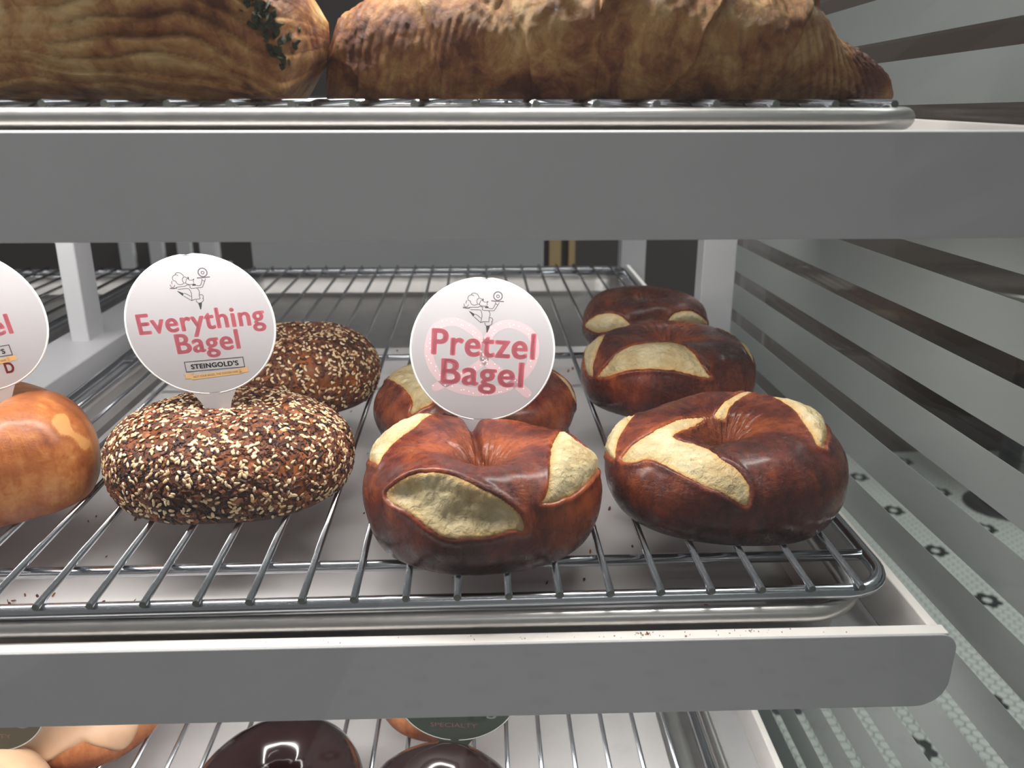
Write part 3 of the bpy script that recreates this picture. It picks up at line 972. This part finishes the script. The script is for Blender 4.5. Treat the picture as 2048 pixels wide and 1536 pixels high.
class Disc:
    """a round sign; print is laid out in pixels of the sign face (x right, y down, centre 0,0, radius R)"""

    def __init__(s, name, label, cat, group, loc, rot, r, R, body='plastic', rim='plastic_rim', stem=.03, stem_w=1.0):
        s.root = empty(name, loc, rot); tag(s.root, label, cat, group)
        s.r, s.k, s.layer = r, r / R, 0
        cir = lambda rr, n=72: [(rr * math.cos(2 * PI * i / n), rr * math.sin(2 * PI * i / n)) for i in range(n)]
        MB().prism(cir(r * .972), -.0005, .0006).build('disc', M[body], s.root, bevel=.0001)
        MB().tube([(x, 0, z) for x, z in cir(r * .985)], r * .016, 8, True).build('rim', M[rim], s.root, smooth=True)
        w = r * stem_w
        if stem:
            MB().prism([(-.30 * w, -r * .95), (-.20 * w, -r - .005), (-.10 * w, -r - stem * .6), (0, -r - stem), (.10 * w, -r - stem * .6), (.20 * w, -r - .005), (.30 * w, -r * .95)], -.0004, .0006).build('stem', M[body], s.root)

    def y(s):
        s.layer += 1
        return -.00052 - .000012 * s.layer

    def poly(s, polys, mat, name):
        y = s.y(); mb = MB()
        for pts in polys:
            mb.add([(p[0] * s.k, y, -p[1] * s.k) for p in pts], [tuple(range(len(pts)))])
        return mb.build(name, M[mat], s.root)

    def strokes(s, lines, w, mat, name):
        y = s.y(); mb = MB(); k = s.k
        for pts in lines:
            ww = w
            if isinstance(pts, tuple): ww, pts = pts
            h = ww / 2
            n = len(pts); L, R_ = [], []
            for i in range(n):
                a = pts[max(i - 1, 0)]; b = pts[min(i + 1, n - 1)]
                dx, dy_ = b[0] - a[0], b[1] - a[1]; q = math.hypot(dx, dy_) + 1e-9
                nx, ny = -dy_ / q * h, dx / q * h
                L.append(((pts[i][0] + nx) * k, y, -(pts[i][1] + ny) * k)); R_.append(((pts[i][0] - nx) * k, y, -(pts[i][1] - ny) * k))
            mb.add(L + R_, [(i, i + 1, i + 1 + n, i + n) for i in range(n - 1)])
        return mb.build(name, M[mat], s.root)

    def text(s, body, x, base, width, cap, mat, name='lettering', bold=.02, rot=0.0):
        V, Fs = text_mesh(body, bold)
        xs = [p[0] for p in V]; ys = [p[1] for p in V]
        sx = width / (max(xs) - min(xs)); sy = cap / max(ys); y = s.y()
        c, sn = math.cos(rot), math.sin(rot)
        mb = MB()
        out = []
        for p in V:
            a, b = (p[0] - min(xs)) * sx, -p[1] * sy
            out.append(((x + a * c - b * sn) * s.k, y, -(base + a * sn + b * c) * s.k))
        mb.add(out, Fs)
        return mb.build(name, M[mat], s.root)


def circ(cx, cy, r, n=24):
    return [(cx + r * math.cos(2 * PI * i / n), cy + r * math.sin(2 * PI * i / n)) for i in range(n + 1)]


def spl(pts, m=5):
    n = len(pts); out = []
    for i in range(n - 1):
        p0, p1, p2, p3 = pts[max(i - 1, 0)], pts[i], pts[i + 1], pts[min(i + 2, n - 1)]
        for k in range(m):
            f = k / m
            out.append(tuple(.5 * (2 * p1[a] + (p2[a] - p0[a]) * f + (2 * p0[a] - 5 * p1[a] + 4 * p2[a] - p3[a]) * f * f + (3 * p1[a] - p0[a] - 3 * p2[a] + p3[a]) * f ** 3) for a in (0, 1)))
    return out + [pts[-1]]


CH_L = [[(770, 375), (755, 330), (720, 280), (680, 250), (620, 237), (560, 250), (530, 290), (480, 310), (440, 350), (430, 410), (450, 460), (500, 480), (515, 540), (560, 590), (640, 603), (720, 580)],
        [(530, 290), (580, 300), (615, 330)], [(770, 385), (830, 410), (870, 455)], [(770, 390), (720, 430), (702, 490), (720, 560), (770, 580)],
        [(840, 450), (800, 520), (780, 585), (840, 630), (930, 645), (1010, 632)], [(870, 455), (895, 495), (930, 515), (1000, 515), (1045, 490), (1010, 555), (1022, 610)],
        [(470, 668), (640, 666), (730, 670), (790, 645), (850, 655)], [(500, 742), (640, 742), (800, 755), (840, 820), (855, 920), (835, 1040), (810, 1140)],
        [(850, 655), (880, 690), (860, 735), (920, 765), (1050, 772), (1200, 782), (1250, 740), (1350, 590)], [(1060, 700), (1180, 712), (1270, 560)],
        [(1262, 515), (1285, 570), (1340, 598), (1382, 530)], [(1060, 780), (1095, 850), (1095, 930), (1070, 1000), (1066, 1120)], [(810, 1140), (900, 1112), (1066, 1120)],
        [(640, 878), (720, 920), (820, 1010)], [(610, 960), (700, 1040), (810, 1140)], [(1066, 1000), (1150, 1000), (1182, 1060), (1140, 1130)],
        [(940, 1140), (950, 1210), (1000, 1240), (1080, 1232), (1150, 1180), (1160, 1110)], [(370, 560), (375, 500), (405, 462)], [(310, 560), (335, 650), (400, 650), (450, 590)]]
CH_FILL = [[(450, 778), (520, 805), (632, 880), (590, 962), (555, 915)], [(975, 1248), (1092, 1238), (1062, 1330), (1012, 1445), (988, 1445)],
           [(935, 675), (1000, 635), (1050, 650), (1062, 700), (960, 696)], [(880, 480), (870, 430), (890, 392), (908, 425), (902, 475)]]


def chef(d, scale=1.0, ox=0, oy=0, rot=0.0):
    c, sn = math.cos(rot), math.sin(rot)
    def f(p):
        x = 910 + p[0] * .0651 - 966; y = 570 + p[1] * .0651 - 700
        x, y = x * c - y * sn, x * sn + y * c
        return ((x + ox) * scale, (y + oy) * scale)
    d.poly([[f(p) for p in [(800, 540), (860, 470), (900, 510), (1000, 520), (1010, 590), (920, 610), (850, 600)]],
            [f(p) for p in [(320, 560), (370, 590), (440, 565), (405, 645), (335, 645)]]], 'ink_pale', 'logo_tint')
    d.strokes([[f(p) for p in (spl(l) if len(l) > 2 else l)] for l in CH_L] + [(2.0, [f(p) for p in circ(1345, 335, 130)]), (1.5, [f(p) for p in circ(1345, 340, 42)]),
              (2.0, [f((1140, 475)), f((1300, 488)), f((1525, 500))]), (2.2, [f((275, 668)), f((380, 690)), f((490, 690))])], 1.25, 'ink_dark', 'logo_lines')
    d.poly([[f(p) for p in l] for l in CH_FILL], 'ink_black', 'logo_fill')


SG = ('name_sign', 'sign', 'round name signs stuck in the bagels')
# pretzel sign
ph = math.radians(3.5)
d = Disc(SG[0], 'round white Pretzel Bagel sign with a pale pink pretzel behind the lettering', SG[1], SG[2], (-.0012, .405, -.1131), Euler((math.radians(-7), ph, math.radians(-1))), .0370, 146)
q = lambda x, y: ((x * .2018 + 800 - 966) * math.cos(ph) + (y * .2018 + 540 - 700) * math.sin(ph), -(x * .2018 + 800 - 966) * math.sin(ph) + (y * .2018 + 540 - 700) * math.cos(ph))
loop = [(840, 900), (820, 760), (770, 640), (680, 560), (560, 505), (430, 520), (335, 600), (295, 720), (290, 840), (330, 970), (420, 1090), (540, 1170), (700, 1210), (850, 1215), (1010, 1190), (1150, 1120), (1260, 1010), (1330, 880), (1345, 750), (1300, 630), (1200, 560), (1070, 530), (960, 570), (890, 650), (850, 760), (835, 900)]
arms = [[(835, 890), (760, 960), (600, 1050), (350, 1165)], [(835, 890), (920, 960), (1080, 1080), (1270, 1235)]]
d.strokes([[q(*p) for p in spl(loop)]] + [[q(*p) for p in spl(a)] for a in arms], 18, 'ink_pale', 'pretzel_print')
d.poly([[(x + 9 * math.cos(k * PI / 8), y + 9 * math.sin(k * PI / 8)) for k in range(16)] for x, y in (q(350, 1165), q(1270, 1235))], 'ink_pale', 'pretzel_print')
rnd = random.Random(4)
dots = []
for path in [loop] + arms:
    sp_ = spl(path, 3)
    for i in range(0, len(sp_), 1):
        x, y = sp_[i]
        dots.append(q(x + rnd.uniform(-28, 28), y + rnd.uniform(-28, 28)))
d.poly([[(x + 1.3 * math.cos(k * PI / 4), y + 1.3 * math.sin(k * PI / 4)) for k in range(8)] for x, y in dots], 'ink_dot', 'salt_print')
un = lambda x, y: ((x - 966) * math.cos(ph) + (y - 700) * math.sin(ph), -(x - 966) * math.sin(ph) + (y - 700) * math.cos(ph))
a = un(862, 706); d.text('Pretzel', a[0], a[1], 210, 52, 'ink_pink', bold=.035)
a = un(880, 766); d.text('Bagel', a[0], a[1] , 168, 51, 'ink_pink', bold=.035)
chef(d, rot=-ph)


def brand_box(d, ox, oy):
    """shop name in its frame with the tan ribbon below; pixels of the everything sign"""
    d.strokes([[(-47 + ox, 72 + oy), (70 + ox, 72 + oy)], [(-47 + ox, 93 + oy), (70 + ox, 93 + oy)], [(-47 + ox, 71 + oy), (-47 + ox, 94 + oy)], [(70 + ox, 71 + oy), (70 + ox, 94 + oy)]], 1.8, 'ink_dark', 'frame_print')
    d.text("STEINGOLD'S", -36 + ox, 88 + oy, 95, 10.5, 'ink_black', bold=.045)
    d.poly([[(-40 + ox, 101 + oy), (62 + ox, 97 + oy), (62 + ox, 107 + oy), (-40 + ox, 111 + oy)], [(57 + ox, 95 + oy), (77 + ox, 94 + oy), (74 + ox, 99 + oy), (78 + ox, 104 + oy), (57 + ox, 106 + oy)],
            [(-54 + ox, 97 + oy), (-32 + ox, 96 + oy), (-40 + ox, 101 + oy), (-40 + ox, 108 + oy), (-53 + ox, 108 + oy), (-49 + ox, 102 + oy)]], 'ink_tan', 'ribbon_print')
    d.text('NOT YOUR BAGEL, THE CHOSEN ONE', -35 + ox, 107.5 + oy, 90, 4.2, 'ink_dark', bold=.01, rot=-.04)


ph = math.radians(-4.0)
un = lambda x, y: ((x - 402) * math.cos(ph) + (y - 648) * 1.07 * math.sin(ph), -(x - 402) * math.sin(ph) + (y - 648) * 1.07 * math.cos(ph))
d = Disc(SG[0], 'round white Everything Bagel sign standing in the front seed-covered bagel', SG[1], SG[2], (-.1437, .412, -.1010), Euler((math.radians(3), ph, math.radians(3))), .0372, 147)
a = un(281, 662); d.text('Everything', a[0], a[1], 250, 42, 'ink_pink', bold=.035)
a = un(349, 701); d.text('Bagel', a[0], a[1], 127, 41, 'ink_pink', bold=.035)
chef(d, rot=-math.radians(3.5), oy=2)
brand_box(d, 0, 0)

d = Disc(SG[0], 'round white sign at the left edge, standing in the plain bagel', SG[1], SG[2], (-.2590, .412, -.0985), Euler((math.radians(3), math.radians(-7), math.radians(8))), .0372, 147)
d.text('Plain', -47, -8, 108, 42, 'ink_pink', bold=.035)
d.text('Bagel', -50, 33, 127, 41, 'ink_pink', bold=.035)
chef(d, oy=2)
brand_box(d, -10, -16)
d.text('D', 37, 113, 18, 22, 'ink_red', bold=.04)


# ------------------------------------------------------------------ top shelf: croissant and puff pastry
def tube_grid(name, root, nt, nf, fn, mat, attrs_fn=None):
    t = np.linspace(0, 1, nt)[:, None] + np.zeros((1, nf))
    f = np.linspace(0, 2 * PI, nf, endpoint=False)[None] + np.zeros((nt, 1))
    P, at = fn(t, f)
    i = np.arange(nt - 1)[:, None]; j = np.arange(nf)[None]
    a = i * nf + j
    Fq = np.stack([a, i * nf + (j + 1) % nf, (i + 1) * nf + (j + 1) % nf, (i + 1) * nf + j], -1).reshape(-1, 4)
    return npmesh(name, P.reshape(-1, 3), Fq[:, ::-1], M[mat], root, attrs={k: v_.ravel() for k, v_ in at.items()}), P


def zs(lv, y, z):
    return on_shelf(lv, 0, y, z)


Z1 = RZ1 + .0034 + .0024
cr = empty('croissant', on_shelf(1, .0568, .068, Z1), (TILT, 0, 0))
tag(cr, 'large golden flaky croissant at the right of the top shelf', 'pastry', 'pastries on the top shelf')
LT = .2470
HT = [0, .012, .035, .08, .13, .25, .5, .72, .78, .81, .84, .876, .905, .93, .965, .985, 1]
HV = [.006, .022, .036, .0435, .048, .056, .061, .058, .051, .046, .0385, .0275, .0235, .0205, .0150, .011, .004]


def croissant_fn(t, f):
    H = np.interp(t, HT, HV)
    base = np.stack([t * LT, np.cos(f) * .03, np.sin(f) * .03], -1)
    warp = vnoise(base, 26, 3, 2)
    # rolled dough: each wrap is a step that leans over with the roll
    ph_ = t * 6.3 + .42 * np.sin(f + .5) * np.sign(.45 - t) + .38 * warp + .12 * vnoise(base, 60, 4, 2)
    saw = ph_ - np.floor(ph_)
    dirn = np.where(t < .45, 1 - saw, saw)
    step = ((dirn ** 2.2) * .0042 - .0015) * (1 - .85 * smooth((t - .80) / .05)) * np.clip(.7 + vnoise(base, 30, 6, 2), .1, 1.5)
    fr = (t - .5) * LT * 1.0 + .0085 * np.sin(f + .4) * np.sign(t - .4) + .0095 * warp
    rid = np.abs(np.sin(fr / .0013))
    edge_w = np.clip(np.abs(t - .42) / .42, .12, 1) ** 1.2
    rid_h = (1 - rid ** .7) * .0013 * edge_w * np.clip(.6 + vnoise(base, 45, 8, 2), .1, 1.3)
    bump_ = .0030 * vnoise(base, 55, 12, 4) + .0009 * vnoise(base, 190, 15, 3) + .0022 * vnoise(base, 22, 19, 2)
    off = (step - rid_h + bump_) * smooth(H / .03)
    hz = H / 2 + off
    wy = H / 2 * 1.12 + off
    z = hz * np.sin(f)
    z = np.maximum(z, -H / 2 * .80)
    zc = H / 2 * .80
    y = wy * np.cos(f) + .020 * (2 * t - 1) ** 2 * .6
    x = -LT / 2 + LT * t + .003 * np.sin(f) * 0
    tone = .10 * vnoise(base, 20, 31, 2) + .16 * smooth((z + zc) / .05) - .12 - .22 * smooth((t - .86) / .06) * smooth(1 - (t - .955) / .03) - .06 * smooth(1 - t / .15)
    lay = (1 - rid ** .6) * edge_w
    return np.stack([x, y, z + zc], -1), dict(tone=tone, layer=lay)


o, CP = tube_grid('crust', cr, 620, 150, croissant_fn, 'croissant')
mb = MB(); sv, sf = seed_template(.006, .0045, .0036, 10, 6, .1)
mb.add(sv.tolist(), [tuple(dict.fromkeys(k)) for k in sf])
mb.build('burnt_bubble', M['raisin'], cr, (-.1085, -.0155, .0385), (0, .5, 0), smooth=True)

pp = empty('puff_pastry', on_shelf(1, -.1885, .070, Z1), (TILT, 0, 0))
tag(pp, 'long layered puff pastry with green filling at the left of the top shelf', 'pastry', 'pastries on the top shelf')
LP = .252


def puff_fn(t, f):
    e = smooth(np.minimum(t, 1 - t) / .055) ** .55
    top_drop = smooth((t - .80) / .2)
    H = .058 - .012 * top_drop
    base = np.stack([t * LP, np.cos(f) * .034, np.sin(f) * .03], -1)
    c_, s_ = np.cos(f), np.sin(f)
    y = np.sign(c_) * np.abs(c_) ** .75 * .036
    z = np.sign(s_) * np.abs(s_) ** .8 * H / 2
    warp = .0075 * vnoise(base * np.array([1, .6, .6]), 17, 41, 3) + .0045 * vnoise(base * np.array([.7, 1, 1]), 45, 43, 2)
    lyr = (z + warp * 1.6) / (.0062 + .0025 * vnoise(base, 9, 46))
    fl_ = lyr - np.floor(lyr)
    amp = np.clip(.45 + 1.9 * vnoise(base * np.array([1, 2, 2]), 15, 44, 2), .05, 1.5)
    saw_ = fl_ ** 1.5 * (1 - smooth((fl_ - .78) / .22))
    off = (saw_ * .0052 - .0015) * np.abs(c_) ** .5 * amp + .0030 * vnoise(base, 24, 48, 2) + .0026 * vnoise(base * np.array([.8, 1, 2.2]), 80, 50, 4)
    off = off * smooth(e)
    off = off + (.0045 * np.abs(vnoise(base * np.array([.6, 1, 1.3]), 42, 57, 4)) - .001) * smooth(e)
    y = (y + np.sign(c_) * off * np.abs(c_) ** .4) * e
    z = z * (.35 + .65 * e) + s_ * .3 * off
    z = np.maximum(z, -H / 2 * .93)
    x = -LP / 2 + LP * t - .004 * smooth((t - .9) / .1) * smooth((-z) / .02)
    tone = .24 * vnoise(base * np.array([.7, 1.5, 1.5]), 34, 53, 3) - .03 - .30 * smooth((z - .010) / .014) + .12 * fl_ * np.abs(c_) - .06
    return np.stack([x, y, z + H / 2 * .93 + 0 * x], -1), dict(tone=tone, layer=(1 - fl_) ** 3 * amp)


o, PPp = tube_grid('flaky_layers', pp, 620, 300, puff_fn, 'croissant')
rng = np.random.default_rng(9)
mb = MB()
lv_ = [(-.5, -.3, .05), (0, -.5, -.1), (.5, -.25, .1), (.55, .3, 0), (.05, .5, .15), (-.5, .25, -.05), (0, 0, .3), (0, 0, -.25)]
lf_ = [(k, (k + 1) % 6, 6) for k in range(6)] + [((k + 1) % 6, k, 7) for k in range(6)]
for k in range(90):
    a_ = rng.uniform(0, 1)
    px_ = .1015 + a_ * .013 + rng.normal() * .0030
    pz_ = .045 - a_ * .030 + rng.normal() * .003
    # sit on the pastry skin
    dd = (PPp[..., 0] - px_) ** 2 + (PPp[..., 2] - pz_) ** 2 + (PPp[..., 1] > 0) * 1
    i_, j_ = np.unravel_index(dd.argmin(), dd.shape)
    py_ = PPp[i_, j_, 1] + .0004
    e_ = Euler(rng.uniform(0, 6, 3)).to_matrix()
    s_ = rng.uniform(.002, .0048)
    mb.add([tuple(Vector((px_, py_, pz_)) + e_ @ (Vector(p) * s_)) for p in lv_], lf_)
o = mb.build('spinach_filling', M['spinach'], pp); tag(o, kind='stuff')

# ------------------------------------------------------------------ bottom shelf: doughnuts and their signs
RT3 = RZ3 + .0034 + .0026


def doughnut(label, x, y, A, Hh, seed, dough, icing, zb=-.1, group='iced doughnuts on the bottom shelf', waves=.10):
    root, P, N, u, v = bagel('doughnut', label, 'doughnut', group, 3, x, y, RT3, A, A, Hh, 0, seed, dough, nu=160, nv=96, hole=.22, wr=.2, lump=.03)
    if icing:
        zed = (P[..., 2] / Hh - .5)
        low = zb + waves * np.sin(u * 5 + seed) * .8 + waves * vnoise(np.stack([np.cos(u), np.sin(u), 0 * u], -1), 2.5, seed, 2)
        sd = (zed - low) * Hh
        inner = (np.cos(v) < 0)
        sd = np.where(inner & (zed < 0), np.minimum(sd, .002), sd)
        hg = np.where(sd < 0, -.004 * smooth(-sd / .002), .0019 * smooth(sd / .0025))
        V = (P + N * hg[..., None]).reshape(-1, 3)
        Fq = grid_faces(160, 96); keep = (sd.ravel()[Fq] > -.0025).any(axis=1); Fk = Fq[keep]
        idx, inv = np.unique(Fk.ravel(), return_inverse=True)
        npmesh('icing', V[idx], inv.reshape(-1, 4), M[icing], root)
    return root


doughnut('glossy chocolate-glazed doughnut at the bottom left of the middle', -.1290, .112, .096, .036, 61, 'brown', 'choc', -.42)
doughnut('chocolate-glazed doughnut holding the dark green sign', -.0300, .090, .090, .034, 62, 'brown', 'choc', -.42)
doughnut('bare brown cake doughnut behind the dark green sign', -.0330, .200, .092, .036, 63, 'brown', None, group=None)
doughnut('beige-iced doughnut at the bottom left corner, holding a dark green sign', -.3080, .095, .092, .036, 64, 'brown', 'beige', -.25)
doughnut('beige-iced doughnut with scalloped icing, behind the one at the bottom left corner', -.2760, .185, .100, .036, 65, 'brown', 'beige', -.05, waves=.26)
for x, lab in ((-.0190, 'dark green Specialty sign in the chocolate-glazed doughnut'), (-.3060, 'dark green Specialty sign at the bottom left corner')):
    d = Disc('name_sign', lab, 'sign', 'dark green signs on the bottom shelf', (x, .424, -.3365), Euler((math.radians(4), math.radians(4 if x > -.1 else 1), 0)), .0380, 125, body='green_card', rim='ink_grey', stem=.018)
    d.text('SPECIALTY', -52, 88, 96, 11, 'ink_dim', bold=.0)
    d.text('S', 62, 62, 20, 26, 'ink_grey', bold=.02)
d = Disc('name_sign', 'small white round tag at the bottom edge, stuck in the chocolate doughnut', 'sign', None, (-.0950, .385, -.3730), Euler((math.radians(-12), 0, 0)), .0125, 60, stem=.008)

# dark loaf-like bagel far back on the neighbouring rack
bagel('dark_bagel', 'dark blurred bagel far back on the rack left of the divider', 'bagel', None, 2, -.545, .46, RT2, .125, .12, .055, 0, 71, 'dark_rye', nu=100, nv=60)


# ------------------------------------------------------------------ crumbs
def crumbs(label, spots, lv, mats, rs, parent_z=0.0):
    rng = np.random.default_rng(rs)
    root = None
    for mi_, mt in enumerate(mats):
        mb = MB()
        for k, (x, y, z, s_) in enumerate(spots):
            if k % len(mats) != mi_: continue
            e_ = Euler(rng.uniform(0, 6, 3)).to_matrix()
            sz = Vector((s_, s_ * rng.uniform(.5, .9), s_ * rng.uniform(.3, .6)))
            mb.add([tuple(on_shelf(lv, x, y, z + s_ * .25) + e_ @ Vector((p[0] * sz.x, p[1] * sz.y, p[2] * sz.z))) for p in lv_], lf_)
        o = mb.build('crumbs', M[mt])
        tag(o, label[mi_], 'crumbs', None, 'stuff')


rng = np.random.default_rng(77)
sp_ = [(rng.uniform(-.27, .13), rng.uniform(.035, .49), -.0183, rng.uniform(.0010, .0032)) for k in range(130)]
sp_ += [(-.235 + rng.normal() * .02, .055 + rng.normal() * .012, -.0183, rng.uniform(.0012, .0035)) for k in range(16)]
crumbs(['dark brown crumbs scattered on the liner under the middle rack', 'pale tan crumbs scattered on the liner under the middle rack'], sp_, 2, ['flake', 'brown'], 3)
sp_ = [(.068 + rng.normal() * .003, .004 + rng.uniform(-.002, .002), .0002, rng.uniform(.0006, .0014)) for k in range(16)]
sp_ += [(.115 + rng.normal() * .010, .004 + rng.uniform(-.002, .002), .0002, rng.uniform(.0005, .0013)) for k in range(12)]
sp_ += [(rng.uniform(-.12, .16), .004 + rng.uniform(-.002, .002), .0002, rng.uniform(.0004, .0009)) for k in range(30)]
crumbs(['orange-brown crumbs on the white front lip of the middle shelf'], sp_, 2, ['plain'], 4)
